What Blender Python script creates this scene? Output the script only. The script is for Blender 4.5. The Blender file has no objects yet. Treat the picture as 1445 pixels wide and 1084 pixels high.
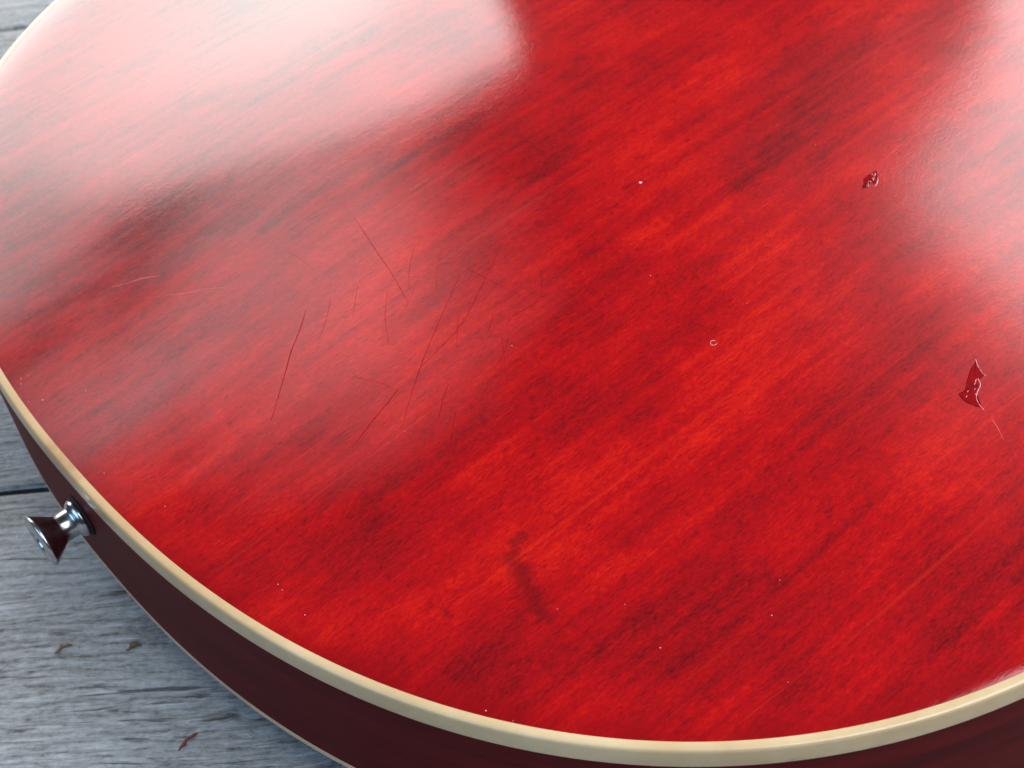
import bpy, bmesh, math, random
import numpy as np
from mathutils import Matrix, Vector

scene = bpy.context.scene
col = scene.collection
R = math.radians
random.seed(7)

# ------------------------------------------------------------------ camera
MM = 0.001
GAP = 18.0                     # deck to the front rim
DEPTH = 44.1                   # rim depth
ZT = GAP + DEPTH               # height of the back rim over the deck, mm
PITCH, ROLL = 0.81293, -0.13683
cam_d = bpy.data.cameras.new('camera')
cam = bpy.data.objects.new('camera', cam_d)
col.objects.link(cam)
fw = Vector((0, math.cos(PITCH), -math.sin(PITCH)))
up0 = Vector((0, math.sin(PITCH), math.cos(PITCH)))
rt0 = Vector((1, 0, 0))
rt = math.cos(ROLL) * rt0 + math.sin(ROLL) * up0
up = -math.sin(ROLL) * rt0 + math.cos(ROLL) * up0
m = Matrix((rt, up, -fw)).transposed().to_4x4()
m.translation = Vector((0, 0, (292.26 + ZT) * MM))
cam.matrix_world = m
cam_d.sensor_width = 36.0
cam_d.lens = 36.0 * 2290.34 / 1445.0
cam_d.clip_start = 0.01
cam_d.clip_end = 100
cam_d.dof.use_dof = True
cam_d.dof.focus_distance = 0.37
cam_d.dof.aperture_fstop = 32
scene.camera = cam

# ------------------------------------------------------------------ light
world = bpy.data.worlds.new('World')
scene.world = world
world.use_nodes = True
bg = world.node_tree.nodes['Background']
bg.inputs[0].default_value = (0.80, 0.88, 1.0, 1)
bg.inputs[1].default_value = 0.06


def area(name, az, el, dist, w, h, radiance, color, shape='RECTANGLE'):
    """a soft rectangular window of light: az clockwise from +y, el above the deck"""
    d = bpy.data.lights.new(name, 'AREA')
    d.shape = shape
    d.size, d.size_y = w, h
    d.energy = radiance * math.pi * w * h * (math.pi / 4 if shape == 'ELLIPSE' else 1)
    d.color = color
    o = bpy.data.objects.new(name, d)
    col.objects.link(o)
    v = Vector((math.sin(R(az)) * math.cos(R(el)), math.cos(R(az)) * math.cos(R(el)), math.sin(R(el))))
    tgt = Vector((0, 0.30, 0.06))
    o.location = tgt + v * dist
    o.rotation_euler = (-v).to_track_quat('-Z', 'Y').to_euler()
    return o


area('window_light_back', -29, 20, 2.6, 2.45, 1.25, 5.8, (1.0, 0.98, 0.965))
area('window_light_low', -17, 19, 2.5, 1.0, 0.62, 2.4, (1.0, 0.94, 0.86), 'ELLIPSE')
area('window_light_side', 55, 33, 2.6, 1.65, 1.4, 8.2, (1.0, 0.97, 0.96))
area('near_fill_right', 125, 54, 1.15, 0.95, 0.85, 5.9, (0.90, 0.95, 1.0))  # added lamp, set close so its falloff dims the far upper left
area('skylight_left', -128, 42, 2.8, 2.2, 1.6, 3.8, (0.36, 0.64, 1.0))

scene.view_settings.view_transform = 'Standard'
scene.view_settings.look = 'None'
scene.view_settings.exposure = 0.0
scene.view_settings.gamma = 1.0
scene.view_settings.use_curve_mapping = False
scene.cycles.use_denoising = True
scene.cycles.max_bounces = 5


# ------------------------------------------------------------------ helpers
class NT:
    """terse node building"""
    def __init__(self, name):
        self.m = bpy.data.materials.new(name)
        self.m.use_nodes = True
        self.t = self.m.node_tree
        self.b = self.t.nodes['Principled BSDF']

    def n(self, typ, props=None, **ins):
        nd = self.t.nodes.new(typ)
        for k, v in (props or {}).items():
            setattr(nd, k, v)
        for k, v in ins.items():
            self.put(nd, k.replace('_', ' '), v)
        return nd

    def put(self, nd, key, v):
        s = nd.inputs[key]
        if isinstance(v, bpy.types.NodeSocket):
            self.t.links.new(v, s)
        elif isinstance(v, bpy.types.Node):
            self.t.links.new(v.outputs[0], s)
        else:
            s.default_value = v

    def math(self, op, a, b=None, c=None, clamp=False):
        nd = self.t.nodes.new('ShaderNodeMath')
        nd.operation = op
        nd.use_clamp = clamp
        for i, v in enumerate((a, b, c)):
            if v is not None:
                self.put(nd, i, v)
        return nd.outputs[0]

    def coords(self):
        return self.n('ShaderNodeTexCoord').outputs['Object']

    def scaled(self, vec, sx, sy, sz, off=(0, 0, 0), rot=0.0):
        mp = self.n('ShaderNodeMapping')
        self.put(mp, 'Vector', vec)
        mp.inputs['Scale'].default_value = (sx, sy, sz)
        mp.inputs['Location'].default_value = off
        mp.inputs['Rotation'].default_value = (0, 0, rot)
        return mp.outputs[0]

    def noise(self, vec, scale, detail=4, rough=0.55, dist=0.0):
        nd = self.n('ShaderNodeTexNoise', Scale=scale, Detail=detail, Roughness=rough, Distortion=dist)
        self.put(nd, 'Vector', vec)
        return nd.outputs[0]

    def ramp(self, fac, stops, interp='LINEAR'):
        nd = self.n('ShaderNodeValToRGB')
        cr = nd.color_ramp
        cr.interpolation = interp
        while len(cr.elements) < len(stops):
            cr.elements.new(0.5)
        for e, (p, c) in zip(cr.elements, stops):
            e.position = p
            e.color = (*c, 1) if len(c) == 3 else c
        self.put(nd, 'Fac', fac)
        return nd.outputs[0]

    def rng(self, v, a, b, c=0.0, d=1.0, smooth=True):
        nd = self.n('ShaderNodeMapRange', {'interpolation_type': 'SMOOTHSTEP' if smooth else 'LINEAR'})
        for k, x in zip(('Value', 'From Min', 'From Max', 'To Min', 'To Max'), (v, a, b, c, d)):
            self.put(nd, k, x)
        return nd.outputs[0]

    def mix(self, fac, a, b, mode='MIX'):
        nd = self.n('ShaderNodeMix', {'data_type': 'RGBA', 'blend_type': mode})
        self.put(nd, 0, fac)
        self.put(nd, 6, a if not isinstance(a, tuple) else (*a, 1)[:4])
        self.put(nd, 7, b if not isinstance(b, tuple) else (*b, 1)[:4])
        return nd.outputs[2]

    def bump(self, h, strength, dist, normal=None):
        nd = self.n('ShaderNodeBump', Strength=strength, Distance=dist)
        self.put(nd, 'Height', h)
        if normal is not None:
            self.put(nd, 'Normal', normal)
        return nd.outputs[0]


def mesh(name, verts, faces, mat, parent=None, smooth=True):
    me = bpy.data.meshes.new(name)
    me.from_pydata([tuple(v) for v in verts], [], faces)
    me.validate()
    me.update()
    if smooth:
        me.polygons.foreach_set('use_smooth', [True] * len(me.polygons))
    me.materials.append(mat)
    o = bpy.data.objects.new(name, me)
    col.objects.link(o)
    o.parent = parent
    return o


def lathe(name, prof, axis_o, ax, mat, parent, seg=64, smooth=True):
    """revolve (distance along axis, radius) profile; mm in, metres out"""
    ax = Vector(ax).normalized()
    e1 = ax.orthogonal().normalized()
    e2 = ax.cross(e1)
    v, f = [], []
    for (s, r) in prof:
        for k in range(seg):
            a = 2 * math.pi * k / seg
            p = Vector(axis_o) + ax * s + (e1 * math.cos(a) + e2 * math.sin(a)) * r
            v.append(p * MM)
    for i in range(len(prof) - 1):
        for k in range(seg):
            a, b = i * seg + k, i * seg + (k + 1) % seg
            f.append((a, b, b + seg, a + seg))
    return mesh(name, v, f, mat, parent, smooth)


# ------------------------------------------------------------------ materials
def mat_cherry():
    t = NT('cherry_lacquer')
    co = t.coords()
    # warp so that the grain wanders a little
    wv = t.n('ShaderNodeTexNoise', Scale=9.0, Detail=2.0)
    t.put(wv, 'Vector', co)
    vm = t.n('ShaderNodeVectorMath', {'operation': 'MULTIPLY_ADD'})
    t.put(vm, 0, wv.outputs[1])
    vm.inputs[1].default_value = (0.006, 0.006, 0)
    t.put(vm, 2, co)
    c = vm.outputs[0]
    blotch = t.noise(t.scaled(c, 16, 27, 1), 1.0, 4, 0.58)
    streak = t.noise(t.scaled(c, 9, 330, 1, (3, 1, 0)), 1.0, 4, 0.62)
    mott = t.noise(t.scaled(c, 95, 210, 1, (7, 2, 0)), 1.0, 5, 0.7, 0.3)
    fibre = t.noise(t.scaled(c, 560, 1700, 1), 1.0, 3, 0.75, 0.4)
    fleck = t.noise(t.scaled(c, 260, 800, 1, (1, 9, 0)), 1.0, 3, 0.68, 0.5)
    line = t.noise(t.scaled(c, 5, 420, 1, (5, 3, 0)), 1.0, 3, 0.5)
    W = (0.60, 0.27, 0.24, 0.42)
    s = t.math('MULTIPLY_ADD', blotch, W[0], 0.5 - 0.5 * sum(W))
    s = t.math('MULTIPLY_ADD', streak, W[1], s)
    s = t.math('MULTIPLY_ADD', mott, W[2], s)
    s = t.math('MULTIPLY_ADD', fibre, W[3], s)
    # stain colour darker towards the bass tail, also holding down brightness under the reflection
    sep = t.n('ShaderNodeSeparateXYZ')
    t.put(sep, 0, co)
    tail_dark = t.math('SUBTRACT', sep.outputs[1], t.math('MULTIPLY', sep.outputs[0], 0.45))
    tail_dark = t.math('MULTIPLY_ADD', blotch, 0.09, tail_dark)
    s = t.math('SUBTRACT', s, t.rng(tail_dark, -0.01, 0.09, 0.0, 0.085))
    base = t.ramp(s, [(0.30, (0.085, 0.0012, 0.0034)), (0.42, (0.225, 0.0015, 0.0038)),
                      (0.54, (0.365, 0.0020, 0.0036)), (0.70, (0.560, 0.0120, 0.0042))])
    dark = t.rng(fleck, 0.57, 0.71, 0, 0.5)
    base = t.mix(dark, base, (0.085, 0.0015, 0.004))
    base = t.mix(t.rng(line, 0.62, 0.72, 0, 0.16), base, (0.70, 0.030, 0.007))
    # dark bruise in the stain near the rim
    d = None
    for (x0, y0, x1, y1, rad) in BRUISE:
        mid = ((x0 + x1) / 2 * MM, (y0 + y1) / 2 * MM)
        ln = math.hypot(x1 - x0, y1 - y0) * MM
        ang = math.atan2(y1 - y0, x1 - x0)
        ca, sa = math.cos(ang), math.sin(ang)
        sep = t.n('ShaderNodeSeparateXYZ')
        t.put(sep, 0, c)
        X = t.math('SUBTRACT', sep.outputs[0], mid[0] + 0.004)
        Y = t.math('SUBTRACT', sep.outputs[1], mid[1] + 0.005)
        u = t.math('ADD', t.math('MULTIPLY', X, ca), t.math('MULTIPLY', Y, sa))
        v = t.math('SUBTRACT', t.math('MULTIPLY', Y, ca), t.math('MULTIPLY', X, sa))
        u = t.math('MAXIMUM', t.math('SUBTRACT', t.math('ABSOLUTE', u), ln / 2), 0.0)
        rr = t.math('SQRT', t.math('ADD', t.math('MULTIPLY', u, u), t.math('MULTIPLY', v, v)))
        rr = t.math('MULTIPLY_ADD', t.math('SUBTRACT', mott, 0.5), 0.006, rr)
        k = t.rng(rr, 0.0, rad * MM * 0.9, 0.52, 0.0)
        d = k if d is None else t.math('MAXIMUM', d, k)
    if d is not None:
        base = t.mix(d, base, (0.070, 0.002, 0.004))
    # dark band along the binding, the rim's missing reflection put into the colour
    rim = t.n('ShaderNodeAttribute', {'attribute_name': 'rim'}).outputs['Fac']
    base = t.mix(t.math('MULTIPLY', rim, t.rng(blotch, 0.3, 0.6, 0.85, 0.45)), base, (0.230, 0.0008, 0.0025))
    t.put(t.b, 'Base Color', base)
    t.put(t.b, 'IOR', 1.5)
    t.put(t.b, 'Coat IOR', 1.52)
    # buffed clear in the middle, rubbed dull in patches: centre x, y, radius (mm), how dull
    smear = t.noise(t.scaled(co, 12, 34, 1), 1.0, 4, 0.62)
    dull = 0.0
    for (x, y, rad, add) in ((76, -2, 72, 1.0), (110, 160, 110, 0.40), (12, 88, 60, 0.65), (14, 10, 46, 0.55), (262, -128, 140, 0.42)):
        vd = t.n('ShaderNodeVectorMath', {'operation': 'DISTANCE'})
        t.put(vd, 0, co)
        vd.inputs[1].default_value = (x * MM, y * MM, (ZT + 8) * MM)
        r = t.math('MULTIPLY_ADD', t.math('SUBTRACT', smear, 0.5), 0.035, vd.outputs['Value'])
        dull = t.math('ADD', t.rng(r, 0.0, rad * MM, add, 0.0), dull)
    dull = t.math('MINIMUM', dull, 1.0)
    t.put(t.b, 'Roughness', 0.52)
    t.put(t.b, 'Specular IOR Level', t.rng(dull, 0, 1, 0.03, 1.0, smooth=False))
    t.put(t.b, 'Coat Weight', t.rng(dull, 0, 1, 1.0, 0.35, smooth=False))
    t.put(t.b, 'Coat Roughness', t.rng(dull, 0, 0.6, 0.07, 0.255, smooth=False))
    h = t.math('MULTIPLY_ADD', mott, 1.2, fibre)
    t.put(t.b, 'Normal', t.bump(h, 0.30, 0.00020))
    t.put(t.b, 'Coat Normal', t.bump(h, 0.10, 0.00014))
    return t.m


def mat_side():
    t = NT('maroon_lacquer')
    co = t.coords()
    g = t.noise(t.scaled(co, 14, 14, 220), 1.0, 4, 0.6)
    t.put(t.b, 'Base Color', t.ramp(g, [(0.35, (0.066, 0.0034, 0.0042)), (0.65, (0.112, 0.0055, 0.0062))]))
    t.put(t.b, 'Roughness', 0.5)
    t.put(t.b, 'Specular IOR Level', 0.06)
    t.put(t.b, 'Coat Weight', 0.0)
    t.put(t.b, 'Coat Roughness', 0.38)
    t.put(t.b, 'Normal', t.bump(t.noise(co, 500, 3), 0.12, 0.0002))
    return t.m


def mat_binding(name, a, b):
    t = NT(name)
    co = t.coords()
    g = t.noise(co, 38, 5, 0.6)
    c = t.ramp(g, [(0.35, a), (0.65, b)])
    # amber wear by the strap button
    vd = t.n('ShaderNodeVectorMath', {'operation': 'DISTANCE'})
    t.put(vd, 0, co)
    vd.inputs[1].default_value = (0.0005, 0.003, (ZT - 4) * MM)
    r = t.math('MULTIPLY_ADD', t.math('SUBTRACT', t.noise(co, 220, 4, 0.65), 0.5), 0.016, vd.outputs['Value'])
    c = t.mix(t.rng(vd.outputs['Value'], 0.02, 0.11, 0.45, 0), c, (0.46, 0.26, 0.10))
    c = t.mix(t.rng(r, 0.003, 0.012, 0.55, 0), c, (0.30, 0.135, 0.045))
    nick = t.noise(t.scaled(co, 170, 170, 420), 1.0, 4, 0.7)
    c = t.mix(t.rng(nick, 0.62, 0.76, 0, 0.45), c, (0.26, 0.13, 0.05))
    t.put(t.b, 'Base Color', c)
    t.put(t.b, 'Roughness', 0.32)
    t.put(t.b, 'Subsurface Weight', 0.15)
    t.put(t.b, 'Subsurface Radius', (0.002, 0.0014, 0.0008))
    t.put(t.b, 'Subsurface Scale', 1.0)
    t.put(t.b, 'Coat Weight', 0.5)
    t.put(t.b, 'Coat Roughness', 0.14)
    t.put(t.b, 'Normal', t.bump(t.noise(co, 260, 4), 0.15, 0.0003))
    return t.m


def mat_plank():
    t = NT('weathered_plank')
    co0 = t.coords()
    oi = t.n('ShaderNodeObjectInfo')
    cx = t.n('ShaderNodeCombineXYZ')
    t.put(cx, 0, t.math('MULTIPLY', oi.outputs['Random'], 7.0))
    t.put(cx, 1, t.math('MULTIPLY', oi.outputs['Random'], 3.0))
    va = t.n('ShaderNodeVectorMath', {'operation': 'ADD'})
    t.put(va, 0, co0)
    t.put(va, 1, cx.outputs[0])
    co = va.outputs[0]
    wv = t.n('ShaderNodeTexNoise', Scale=14.0, Detail=3.0)
    t.put(wv, 'Vector', t.scaled(co, 0.4, 1, 1))
    vm = t.n('ShaderNodeVectorMath', {'operation': 'MULTIPLY_ADD'})
    t.put(vm, 0, wv.outputs[1])
    vm.inputs[1].default_value = (0.0, 0.016, 0)
    t.put(vm, 2, co)
    c = vm.outputs[0]
    broad = t.noise(t.scaled(c, 6, 16, 1), 1.0, 4, 0.6)
    grain = t.noise(t.scaled(c, 60, 560, 1), 1.0, 6, 0.72, 0.6)
    crack = t.noise(t.scaled(c, 26, 330, 1, (4, 4, 0)), 1.0, 5, 0.6, 0.5)
    speck = t.noise(t.scaled(co, 160, 260, 1), 1.0, 3, 0.6)
    pit = t.noise(t.scaled(co, 420, 700, 1), 1.0, 4, 0.7)
    s = t.math('MULTIPLY', grain, 0.5)
    s = t.math('MULTIPLY_ADD', broad, 0.25, s)
    s = t.math('MULTIPLY_ADD', pit, 0.25, s)
    base = t.ramp(s, [(0.38, (0.085, 0.083, 0.078)), (0.47, (0.320, 0.320, 0.308)),
                      (0.58, (0.54, 0.545, 0.54))])
    ck = t.rng(crack, 0.40, 0.30, 0, 0.8)
    base = t.mix(ck, base, (0.035, 0.032, 0.028))
    sp = t.rng(speck, 0.69, 0.76, 0, 0.85)
    base = t.mix(sp, base, (0.03, 0.026, 0.022))
    t.put(t.b, 'Base Color', base)
    t.put(t.b, 'Roughness', t.rng(grain, 0.3, 0.7, 0.50, 0.68))
    t.put(t.b, 'Specular IOR Level', 0.5)
    h = t.math('MULTIPLY_ADD', grain, 0.6, t.math('MULTIPLY', pit, 0.3))
    h = t.math('SUBTRACT', h, t.math('MULTIPLY', ck, 0.5))
    nb = t.bump(h, 1.0, 0.0024)
    t.put(t.b, 'Normal', nb)
    return t.m


def mat_plain(name, color, rough=0.5, metal=0.0, noise=0.0, coat=0.0, spec=0.5):
    t = NT(name)
    co = t.coords()
    g = t.noise(co, 300, 3)
    lo = tuple(x * (1 - noise) for x in color)
    hi = tuple(min(1, x * (1 + noise)) for x in color)
    t.put(t.b, 'Base Color', t.ramp(g, [(0.3, lo), (0.7, hi)]))
    t.put(t.b, 'Roughness', t.rng(g, 0.3, 0.7, rough * 0.85, rough * 1.15))
    t.put(t.b, 'Specular IOR Level', spec)
    t.put(t.b, 'Metallic', metal)
    t.put(t.b, 'Coat Weight', coat)
    return t.m


# ------------------------------------------------------------------ deck
M_PLANK = mat_plank()
M_DARK = mat_plain('gap_shade_black', (0.008, 0.007, 0.006), 0.9, noise=0.4)  # near-black colour standing in for shade between the planks
deck_rot = R(-3.2)
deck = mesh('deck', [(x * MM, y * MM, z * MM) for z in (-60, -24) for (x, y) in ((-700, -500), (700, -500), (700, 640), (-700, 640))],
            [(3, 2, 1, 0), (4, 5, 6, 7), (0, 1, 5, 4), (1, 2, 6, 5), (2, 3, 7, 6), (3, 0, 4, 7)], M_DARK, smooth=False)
deck['kind'] = 'structure'
deck.location = (-153.5 * MM, 320.3 * MM, 0)
deck.rotation_euler = (0, 0, deck_rot)


def plank(y0, y1, seed, dz):
    rg = np.random.RandomState(seed)
    nx = 220
    xs = np.linspace(-700, 700, nx)

    def wob():
        k = np.convolve(rg.randn(nx + 20), np.ones(7) / 7, 'same')[10:-10] * 0.45
        return k + np.convolve(rg.randn(nx + 80), np.ones(41) / 41, 'same')[40:-40] * 1.6
    e0, e1 = y0 + wob(), y1 + wob()
    # cross-section: bottom, rounded arris, top, rounded arris, bottom
    prof = [(0, -22), (0, -1.3), (0.2, -0.5), (0.6, -0.15), (1.3, 0)]
    verts, n = [], len(prof) * 2
    for i, x in enumerate(xs):
        r = 1 + 0.35 * math.sin(i * 0.7 + seed)
        sec = [(e0[i] + a * r, z) for a, z in prof] + [(e1[i] - a * r, z) for a, z in reversed(prof)]
        verts += [(x * MM, y * MM, (z + dz) * MM) for y, z in sec]
    faces = []
    for i in range(nx - 1):
        for k in range(n):
            a, b = i * n + k, i * n + (k + 1) % n
            faces.append((a, a + n, b + n, b))
    faces.append(tuple(range(n)))
    faces.append(tuple(reversed(range((nx - 1) * n, nx * n))))
    return mesh('plank', verts, faces, M_PLANK, deck)


PW = 122.0
for i, k in enumerate(range(-4, 5)):
    plank(k * PW + 1.0, (k + 1) * PW - 1.0, 20 + i, [0, -.6, .2, -.1, -0.1, .3, -0.3, .2, 0][i])

for k in range(-3, 5):                          # near-black strips added to the joints so the seams read as dark shade
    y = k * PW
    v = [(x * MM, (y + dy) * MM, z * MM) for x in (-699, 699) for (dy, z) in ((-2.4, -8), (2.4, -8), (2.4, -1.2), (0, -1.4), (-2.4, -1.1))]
    mesh('joint_dark_strip', v, [(j, (j + 1) % 5, (j + 1) % 5 + 5, j + 5) for j in range(5)] + [(4, 3, 2, 1, 0), (5, 6, 7, 8, 9)], M_DARK, deck, smooth=False)

# ------------------------------------------------------------------ guitar body
guitar = bpy.data.objects.new('electric_guitar', None)
col.objects.link(guitar)
guitar.location = (-111.62 * MM, 269.06 * MM, 0)
guitar.rotation_euler = (0, 0, 0.59296)
guitar['label'] = 'cherry red semi-hollow guitar body lying face down on grey planks'
guitar['category'] = 'guitar'

TAIL, NEXP, HALF = 180.16, 2.278, 203.0


def half_outline():
    pts = []
    for k in range(121):                       # tail to widest, superellipse
        a = math.pi / 2 * (k / 120)
        c, s = math.cos(a), math.sin(a)
        pts.append((TAIL - TAIL * c ** (2 / NEXP), HALF * s ** (2 / NEXP)))
    ctl = [(TAIL, 203), (215, 200), (250, 188), (282, 164), (310, 141), (335, 130), (362, 131), (392, 140),
           (424, 146.5), (452, 143), (474, 131), (485, 113), (483, 93), (470, 77), (448, 63), (424, 50),
           (404, 37), (396, 26), (396, 0)]
    P = [Vector(p) for p in ctl]
    for i in range(len(P) - 1):                # Catmull-Rom to the horn and cutaway
        p0 = P[i - 1] if i else Vector((145, 200.5))
        p1, p2 = P[i], P[i + 1]
        p3 = P[i + 2] if i + 2 < len(P) else P[i + 1]
        for k in range(1, 9):
            u = k / 8
            q = 0.5 * ((2 * p1) + (p2 - p0) * u + (2 * p0 - 5 * p1 + 4 * p2 - p3) * u * u + (3 * p1 - p0 - 3 * p2 + p3) * u ** 3)
            pts.append((q.x, max(0, q.y)))
    return pts


hp = half_outline()
loop = hp[:-1] + [(x, -y) for x, y in reversed(hp[1:])]
loop = np.array(loop)
# drop duplicates, even spacing
keep = [0]
for i in range(1, len(loop)):
    if np.hypot(*(loop[i] - loop[keep[-1]])) > 0.4:
        keep.append(i)
loop = loop[keep]
seg = np.hypot(*(np.roll(loop, -1, 0) - loop).T)
cum = np.concatenate([[0], np.cumsum(seg)])
NL = 560
ss = np.linspace(0, cum[-1], NL, endpoint=False)
ext = np.vstack([loop, loop[:1]])
loop = np.stack([np.interp(ss, cum, ext[:, 0]), np.interp(ss, cum, ext[:, 1])], 1)
for _ in range(3):
    loop = 0.25 * np.roll(loop, 1, 0) + 0.5 * loop + 0.25 * np.roll(loop, -1, 0)
tan = np.roll(loop, -1, 0) - np.roll(loop, 1, 0)
tan /= np.hypot(*tan.T)[:, None]
nor = np.stack([tan[:, 1], -tan[:, 0]], 1)
if np.sum((loop[0] - [200, 0]) * nor[0]) < 0:
    nor = -nor                                  # outward
spine = np.stack([150 + loop[:, 0] / 485 * 190, np.zeros(NL)], 1)

BT = 2.37                                       # binding thickness on the face
BH = 5.93                                       # binding height on the side
BH2 = 2.3                                       # front binding showing on the side
ARCH = 13.0
ROLL_OFF = 1.0
inner = loop - nor * BT


def arch(t, ln):
    """height over the rim at fraction t from rim to spine of a ray ln mm long"""
    d = t * ln
    x = np.clip((t - 0.02) / 0.98, 0, 1)
    rise = ARCH * (x * x * (3 - 2 * x) * 0.45 + 0.55 * np.sin(x * math.pi / 2) ** 1.6)
    return rise + ROLL_OFF * (1 - np.exp(-d / 5.5))


NT_ = 96
tt = np.linspace(0, 1, NT_) ** 1.7
ln = np.hypot(*(spine - inner).T)


def plate(name, mat, up_, z0, amp=1.0):
    v = np.zeros((NT_, NL, 3))
    for i, t in enumerate(tt):
        v[i, :, :2] = inner + (spine - inner) * t
        v[i, :, 2] = z0 + up_ * amp * arch(t, ln)
    rim = np.exp(-(tt[:, None] * ln[None, :] / 4.2) ** 2).reshape(-1)
    v = v.reshape(-1, 3) * MM
    f = []
    for i in range(NT_ - 1):
        for k in range(NL):
            a, b = i * NL + k, i * NL + (k + 1) % NL
            q = (a, b, b + NL, a + NL)
            f.append(q)
    o = mesh(name, v, f, mat, guitar)
    o.data.attributes.new('rim', 'FLOAT', 'POINT').data.foreach_set('value', rim.astype(np.float32))
    bm = bmesh.new()                            # close the two halves along the spine
    bm.from_mesh(o.data)
    bmesh.ops.remove_doubles(bm, verts=[x for x in bm.verts if abs(x.co.y) < 2e-6], dist=0.0004)
    bmesh.ops.recalc_face_normals(bm, faces=bm.faces)
    bm.to_mesh(o.data)
    bm.free()
    o.data.polygons.foreach_set('use_smooth', [True] * len(o.data.polygons))
    return o


def ring(name, prof, mat, closed=True):
    """sweep a closed cross-section (inset, z) around the outline"""
    v = []
    n = len(prof)
    for (ins, z) in prof:
        p = loop - nor * ins
        v.append(np.column_stack([p, np.full(NL, z)]))
    v = np.concatenate(v) * MM
    f = []
    for j in range(n if closed else n - 1):
        j2 = (j + 1) % n
        for k in range(NL):
            k2 = (k + 1) % NL
            f.append((j * NL + k, j * NL + k2, j2 * NL + k2, j2 * NL + k))
    o = mesh(name, v, f, mat, guitar)
    o.data.set_sharp_from_angle(angle=R(32))
    return o


#BRUISE-BEGIN
BRUISE = [(60.19, -101.79, 59.91, -104.58, 4.2), (59.91, -104.58, 58.17, -111.44, 4.6), (58.17, -111.44, 56.48, -117.2, 4.0), (63.87, -98.68, 66.22, -98.89, 2.2), (41.27, -102.96, 41.49, -101.69, 1.8), (58.22, -132.7, 60.02, -132.06, 1.9)]      # x0, y0, x1, y1, radius in mm
#BRUISE-END
M_RED = mat_cherry()
M_SIDE = mat_side()
M_BIND = mat_binding('aged_cream_binding', (0.50, 0.345, 0.175), (0.62, 0.455, 0.26))
M_BIND2 = mat_binding('ambered_binding', (0.60, 0.37, 0.19), (0.74, 0.50, 0.27))

back = plate('back_panel', M_RED, 1, ZT)
from mathutils.bvhtree import BVHTree
bvh = BVHTree.FromPolygons([v.co.copy() for v in back.data.vertices], [tuple(p.vertices) for p in back.data.polygons])


def on_back(x, y, lift=0.0):
    """a point on the arched back (mm in body axes) in metres, and its normal"""
    hit, n, _, _ = bvh.ray_cast(Vector((x * MM, y * MM, 0.2)), Vector((0, 0, -1)))
    if hit is None:
        hit, n, _, _ = bvh.find_nearest(Vector((x * MM, y * MM, ZT * MM)))
    if n.z < 0:
        n = -n
    return hit + n * lift * MM, n

plate('front_panel', M_RED, -1, GAP, 1.36)
ring('binding', [(BT + 0.02, ZT - BH), (BT + 0.02, ZT - 0.02), (BT - 0.25, ZT + 0.03), (0.75, ZT - 0.02), (0.42, ZT - 0.12), (0.14, ZT - 0.40), (0.0, ZT - 0.85), (0.0, ZT - BH + 0.05)], M_BIND)
ring('side', [(0.06, ZT - BH), (0.06, GAP + BH2), (4, GAP + BH2), (4, ZT - BH)], M_SIDE)
ring('front_binding', [(0.0, GAP + BH2), (0.0, GAP + 0.3), (0.3, GAP), (BT + 0.02, GAP), (BT + 0.02, GAP + BH2)], M_BIND2)

# ------------------------------------------------------------------ strap button
M_CHROME = mat_plain('tarnished_chrome', (0.46, 0.47, 0.48), 0.24, 1.0, 0.12)
M_FELT = mat_plain('black_felt', (0.012, 0.010, 0.010), 0.95, noise=0.4)
M_SCREW = mat_plain('dark_steel_screw', (0.10, 0.10, 0.11), 0.35, 1.0, 0.2)
BZ = GAP + DEPTH * 0.535
bo = (0.06, 2.3, BZ)
ax = (-1, 0, 0)
button = lathe('strap_button', [(0.6, 0.4), (0.6, 5.0), (0.9, 5.25), (1.7, 5.2), (2.5, 4.7), (2.9, 4.15), (3.3, 3.9), (6.6, 3.85),
                                (7.0, 4.0), (11.2, 6.9), (11.7, 7.3), (12.1, 7.35), (12.45, 7.1), (12.75, 6.3), (12.9, 4.6), (12.8, 3.5), (12.4, 3.05), (10.8, 2.8), (10.8, 0.01)],
               bo, ax, M_CHROME, guitar)
lathe('felt_washer', [(0, 0.4), (0, 5.7), (0.35, 5.9), (0.65, 5.6), (0.65, 0.4)], bo, ax, M_FELT, button)
lathe('screw_head', [(10.9, 2.75), (11.5, 2.5), (11.9, 1.6), (12.0, 0.01)], bo, ax, M_SCREW, button)

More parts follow.
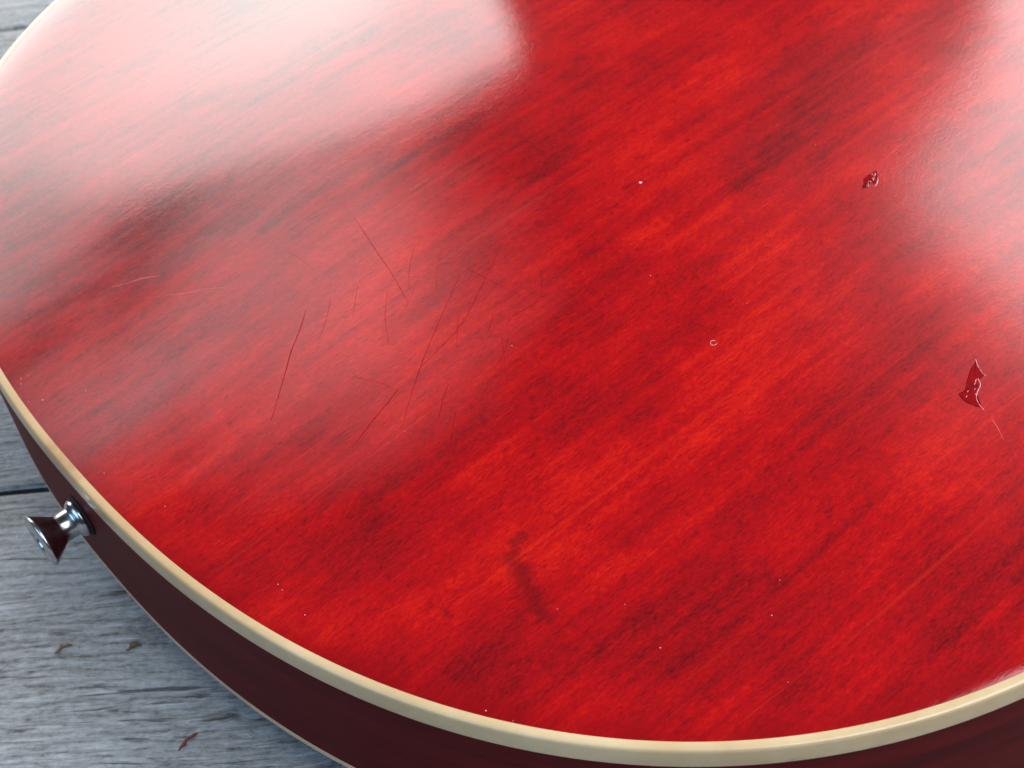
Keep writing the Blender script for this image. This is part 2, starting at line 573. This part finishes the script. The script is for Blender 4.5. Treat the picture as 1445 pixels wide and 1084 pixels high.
#MARKS-BEGIN
# ------------------------------------------------------------------ wear on the back: body axes, mm
SCRATCHES = [   # width, pale?, path
    (0.26, False, [(99.96, 12.89), (98.12, 5.19), (96.19, -2.8), (93.89, -12.97), (90.9, -23.19)]),
    (0.42, False, [(71.76, -4.1), (66.59, -8.46), (61.01, -12.49), (54.34, -18.46), (44.46, -26.97)]),
    (0.24, False, [(119.8, -25.52), (113.39, -29.47), (106.9, -33.02), (96.28, -38.56), (86.98, -40.69), (79.32, -41.76)]),
    (0.36, False, [(72.42, -42.84), (67.22, -44.4), (60.83, -46.14), (53.92, -48.41)]),
    (0.26, False, [(105.97, -25.79), (96.07, -31.65), (83.28, -39.62), (76.14, -44.66), (71.21, -48.39), (66.61, -52.31)]),
    (0.3, False, [(81.97, -50.85), (79.1, -52.75), (76.89, -54.39), (73.53, -57.2)]),
    (0.24, False, [(78.24, -58.22), (74.22, -62.08), (67.76, -68.2)]),
    (0.3, False, [(121.01, -36.58), (121.72, -37.98), (120.48, -40.82), (117.5, -44.54), (115.28, -46.29), (112.5, -46.78), (109.53, -46.4), (106.99, -46.09), (104.66, -46.63), (103.41, -47.29)]),
    (0.28, False, [(137.56, -43.94), (134.42, -48.77), (131.37, -53.2)]),
    (0.34, False, [(128.53, -46.42), (126.47, -50.09), (125.26, -53.85), (125.65, -55.54), (127.87, -55.74)]),
    (0.22, True, [(167.39, -146.25), (166.61, -148.34), (164.58, -152.04)]),
    (0.28, True, [(40.77, 45.39), (44.42, 43.41), (48.48, 41.32), (52.09, 38.51)]),
    (0.26, True, [(49.05, 30.98), (53.26, 27.04), (57.74, 23.92), (61.76, 19.77)]),
    (0.2, True, [(115.44, 8.81), (118.79, 8.68), (122.91, 8.57)]),
    (0.16, False, [(99.32, -95.6), (96.63, -98.52)]),
]
CHIPS = [
    ([(178.7, -132.03), (177.42, -133.53), (177.24, -134.53), (176.54, -136.82), (175.55, -135.93), (174.01, -136.58), (173.21, -137.88), (171.39, -138.55), (169.95, -139.54), (168.72, -140.98), (168.34, -142.34), (167.38, -140.63), (166.98, -138.86), (166.98, -138.01), (167.68, -136.36), (169.31, -136.68), (171.83, -135.21), (175.75, -133.2), (177.09, -132.94)],
     [[(178.7, -132.03), (177.54, -133.64), (176.6, -135.7), (176.49, -137.06)], [(174.51, -136.16), (173.5, -137.85), (171.35, -138.79), (169.62, -139.81), (168.63, -141.47), (168.17, -143.32)]]),
    ([(209.5, -73.03), (208.97, -74.01), (207.56, -75.27), (206.23, -76.22), (205.08, -76.27), (205.94, -75.25), (204.33, -75.23), (203.12, -75.57), (202.11, -75.01), (203.57, -74.18), (204.76, -73.1), (206.92, -72.88), (208.35, -73.08)],
     [[(208.62, -73.33), (207.89, -74.48)], [(206.8, -74.22), (205.88, -75.55)], [(208.03, -74.97), (206.56, -76.17), (204.96, -76.87)], [(204.39, -74.92), (203.33, -76.12)]]),
]
SPECKS = [(161.12, -34.06), (21.34, -8.66), (6.8, 35.13), (8.69, 34.42), (5.94, 33.42), (7.27, 23.97), (4.37, 26.42), (99.97, -143.9), (92.37, -148.95), (83.22, -162.51), (60.02, -116.19), (65.69, -54.05), (100.37, -53.08), (140.14, -60.29), (203.51, -43.0), (163.05, -33.64), (6.61, -9.09), (12.01, -29.09), (18.78, -78.14), (19.0, -67.08), (18.83, -69.04), (33.05, -124.37), (35.72, -130.04), (205.22, -55.25), (69.6, -138.52), (80.28, -104.47), (62.2, -94.68), (171.75, -55.66), (8.15, 31.43), (6.36, 23.79), (41.0, -93.93), (96.21, -168.62)]
RING = (136.32, -86.69)

M_SCRATCH = mat_plain('scratched_red_lacquer', (0.19, 0.001, 0.005), 0.7, noise=0.3, spec=0.05)
M_PALE = mat_plain('lifted_lacquer', (0.50, 0.065, 0.06), 0.4, noise=0.3)
M_CHIP = mat_plain('bare_red_stain', (0.20, 0.001, 0.003), 0.6, noise=0.35, spec=0.04)
M_CRACK = mat_plain('chip_edge_crack', (0.05, 0.001, 0.002), 0.8, noise=0.3, spec=0.03)  # dark edge crack of the chip
M_LIP = mat_plain('lacquer_glint_pale', (0.62, 0.28, 0.28), 0.2, noise=0.1, coat=1.0)  # pale colour stands for glints on the lip and chip floor
M_DUST = mat_plain('pale_dust', (0.66, 0.50, 0.47), 0.8, noise=0.1)


def smooth_path(pts, n=6):
    P = [Vector(p) for p in pts]
    out = []
    for i in range(len(P) - 1):
        p0, p1, p2, p3 = P[max(i - 1, 0)], P[i], P[i + 1], P[min(i + 2, len(P) - 1)]
        for k in range(n):
            u = k / n
            out.append(0.5 * ((2 * p1) + (p2 - p0) * u + (2 * p0 - 5 * p1 + 4 * p2 - p3) * u * u + (3 * p1 - p0 - 3 * p2 + p3) * u ** 3))
    return out + [P[-1]]


def ridge(name, path, width, height, mat, parent, rg):
    """a low tapered bead lying along a path on the back"""
    pts = smooth_path(path)
    v, f = [], []
    n = len(pts)
    for i, p in enumerate(pts):
        d = (pts[min(i + 1, n - 1)] - pts[max(i - 1, 0)]).normalized()
        s_ = Vector((-d.y, d.x))
        w = width * (0.25 + 0.75 * math.sin(math.pi * (i + 0.4) / (n - 0.2)) ** 0.5) * rg.uniform(0.65, 1.25) / 2
        j = s_ * rg.uniform(-0.12, 0.12) * width
        for off, lift in ((-w, 0.004), (0, height), (w, 0.004)):
            q = p + j + s_ * off
            v.append(on_back(q.x, q.y, lift)[0])
    for i in range(n - 1):
        for k in range(2):
            a = i * 3 + k
            f.append((a, a + 1, a + 4, a + 3))
    return mesh(name, v, f, mat, parent)


rg = random.Random(3)
for w, pale, path in SCRATCHES:
    ridge('scratch', path, w * 0.62, 0.009, M_PALE if pale else M_SCRATCH, back, rg)

for i in range(18):                              # hairline scratches clustered on the buffed middle
    x, y = rg.gauss(92, 22), rg.gauss(-38, 20)
    a = rg.choice((rg.gauss(0.75, 0.15), rg.gauss(0.75, 0.15), rg.gauss(1.75, 0.12)))
    l = rg.uniform(4, 19)
    bow = rg.uniform(-0.06, 0.06) * l
    ca, sa = math.cos(a), math.sin(a)
    path = [(x + ca * l * u - sa * bow * (1 - 4 * u * u), y + sa * l * u + ca * bow * (1 - 4 * u * u)) for u in (-.5, -.17, .17, .5)]
    ridge('scratch', path, rg.uniform(0.06, 0.12), 0.006, M_SCRATCH, back, rg)

for outline, lips in CHIPS:
    P = [Vector(p) for p in outline]
    c = sum(P, Vector((0, 0))) / len(P)
    v = [on_back(c.x, c.y, 0.03)[0]]
    rings = (0.35, 0.7, 0.96, 1.0)
    fine = []
    for i in range(len(P)):
        for k in range(3):
            q = P[i].lerp(P[(i + 1) % len(P)], k / 3)
            fine.append(q + Vector((rg.uniform(-.22, .22), rg.uniform(-.22, .22))))
    for r in rings:
        for q in fine:
            p = c.lerp(q, r)
            v.append(on_back(p.x, p.y, 0.03 + (rg.uniform(-.02, .02) if r < 1 else -0.04))[0])
    n = len(fine)
    f = [(0, 1 + k, 1 + (k + 1) % n) for k in range(n)]
    for j in range(len(rings) - 1):
        for k in range(n):
            a, b = 1 + j * n + k, 1 + j * n + (k + 1) % n
            f.append((a, a + n, b + n, b))
    chip = mesh('finish_chip', v, f, M_CHIP, back)
    far = [p for p in outline[len(outline) // 2 - 1:]] + [outline[0]]
    ridge('crack_line', far, 0.22, 0.045, M_CRACK, chip, rg)
    for lip in lips:                             # flaked edge, its short glints painted in a pale colour
        fine_lip = smooth_path(lip, 4)
        for a in range(0, len(fine_lip) - 2, 3):
            ridge('edge_glint', [tuple(q) for q in fine_lip[a:a + 4]], rg.uniform(0.13, 0.24), 0.09, M_LIP, chip, rg)
    for k in range(7):                           # pale specks painted as gloss glints on the chip floor
        q = c.lerp(fine[rg.randrange(n)], rg.uniform(0.2, 0.85))
        ridge('floor_glint', [(q.x - .3, q.y - .15), (q.x, q.y + .1), (q.x + .3, q.y)], 0.2, 0.07, M_LIP, chip, rg)


# dust: small irregular grains lying on the lacquer
dv, df = [], []


def grain(p, n, r, seg=6):
    b = len(dv)
    e1 = n.orthogonal().normalized()
    e2 = n.cross(e1)
    el, th = rg.uniform(0.5, 1.0), rg.uniform(0, 3)
    for k in range(seg):
        a = 2 * math.pi * k / seg
        rr = r * rg.uniform(0.6, 1.2)
        x, y = math.cos(a) * rr, math.sin(a) * rr * el
        dv.append(p + (e1 * (x * math.cos(th) - y * math.sin(th)) + e2 * (x * math.sin(th) + y * math.cos(th))) * MM)
    dv.append(p + n * r * 0.5 * MM)
    for k in range(seg):
        df.append((b + k, b + (k + 1) % seg, b + seg))


for i, (x, y) in enumerate(SPECKS[:25]):
    p, n = on_back(x, y, 0.01)
    grain(p, n, 0.52 if i == 0 else rg.uniform(0.08, 0.18))
for i in range(5):                               # finer dust, thicker near the tail rim
    x, y = rg.uniform(15, 230), rg.uniform(-150, 60)
    p, n = on_back(x, y, 0.01)
    grain(p, n, rg.uniform(0.06, 0.13), 5)
for k in range(9):                               # a tiny ring of dried residue
    a = k * 0.62 + 0.4
    p, n = on_back(RING[0] + 0.75 * math.cos(a), RING[1] + 0.75 * math.sin(a), 0.01)
    grain(p, n, 0.16, 5)
dust = mesh('dust', dv, df, M_DUST)
dust.matrix_world = Matrix.Translation(guitar.location) @ Matrix.Rotation(0.59296, 4, 'Z')
dust['kind'] = 'stuff'
dust['label'] = 'scattered pale dust specks lying on the red lacquered back'
dust['category'] = 'dust'

# ------------------------------------------------------------------ crumbs on the deck (world mm)
M_CRUMB = mat_plain('dry_brown_leaf', (0.16, 0.095, 0.04), 0.8, noise=0.5)
M_CRUMB_RED = mat_plain('dry_red_bark', (0.17, 0.022, 0.016), 0.7, noise=0.5)


def crumb(px, py, length, width, ang, mat, label, seed):
    r = random.Random(seed)
    v, f, n = [], [], 7
    for i in range(n):
        t = i / (n - 1)
        w = width * math.sin(math.pi * (0.12 + 0.8 * t)) * r.uniform(0.6, 1.2) / 2
        x = (t - 0.5) * length
        bend = r.uniform(-0.25, 0.25) * width + 0.5 * width * math.sin(t * 3)
        z = 0.12 + 0.10 * math.sin(t * 3.1) * width
        for yy, zz in ((-w, z), (0, z + 0.14), (w, z), (0, z - 0.1)):
            v.append((x * MM, (bend + yy) * MM, zz * MM))
    for i in range(n - 1):
        for k in range(4):
            a, b = i * 4 + k, i * 4 + (k + 1) % 4
            f.append((a, a + 4, b + 4, b))
    f += [(0, 1, 2, 3), tuple((n - 1) * 4 + k for k in (3, 2, 1, 0))]
    o = mesh('leaf_crumb', v, f, mat)
    o.location = (px * MM, py * MM, 0.0)
    o.rotation_euler = (0, 0, ang)
    o['label'] = label
    o['category'] = 'debris'
    o['group'] = 'crumbs on the deck'


crumb(-129.1, 260.7, 5, 1.6, 0.5, M_CRUMB, 'flat tan leaf crumb on the plank below the strap button', 1)
crumb(-109.9, 257.8, 4.2, 1.8, 0.3, M_CRUMB, 'darker brown leaf crumb on the plank close to the guitar side', 2)
crumb(-94.0, 226.5, 6.5, 1.3, 0.75, M_CRUMB_RED, 'thin dark red bark splinter on the plank near the lower picture edge', 3)
#MARKS-END
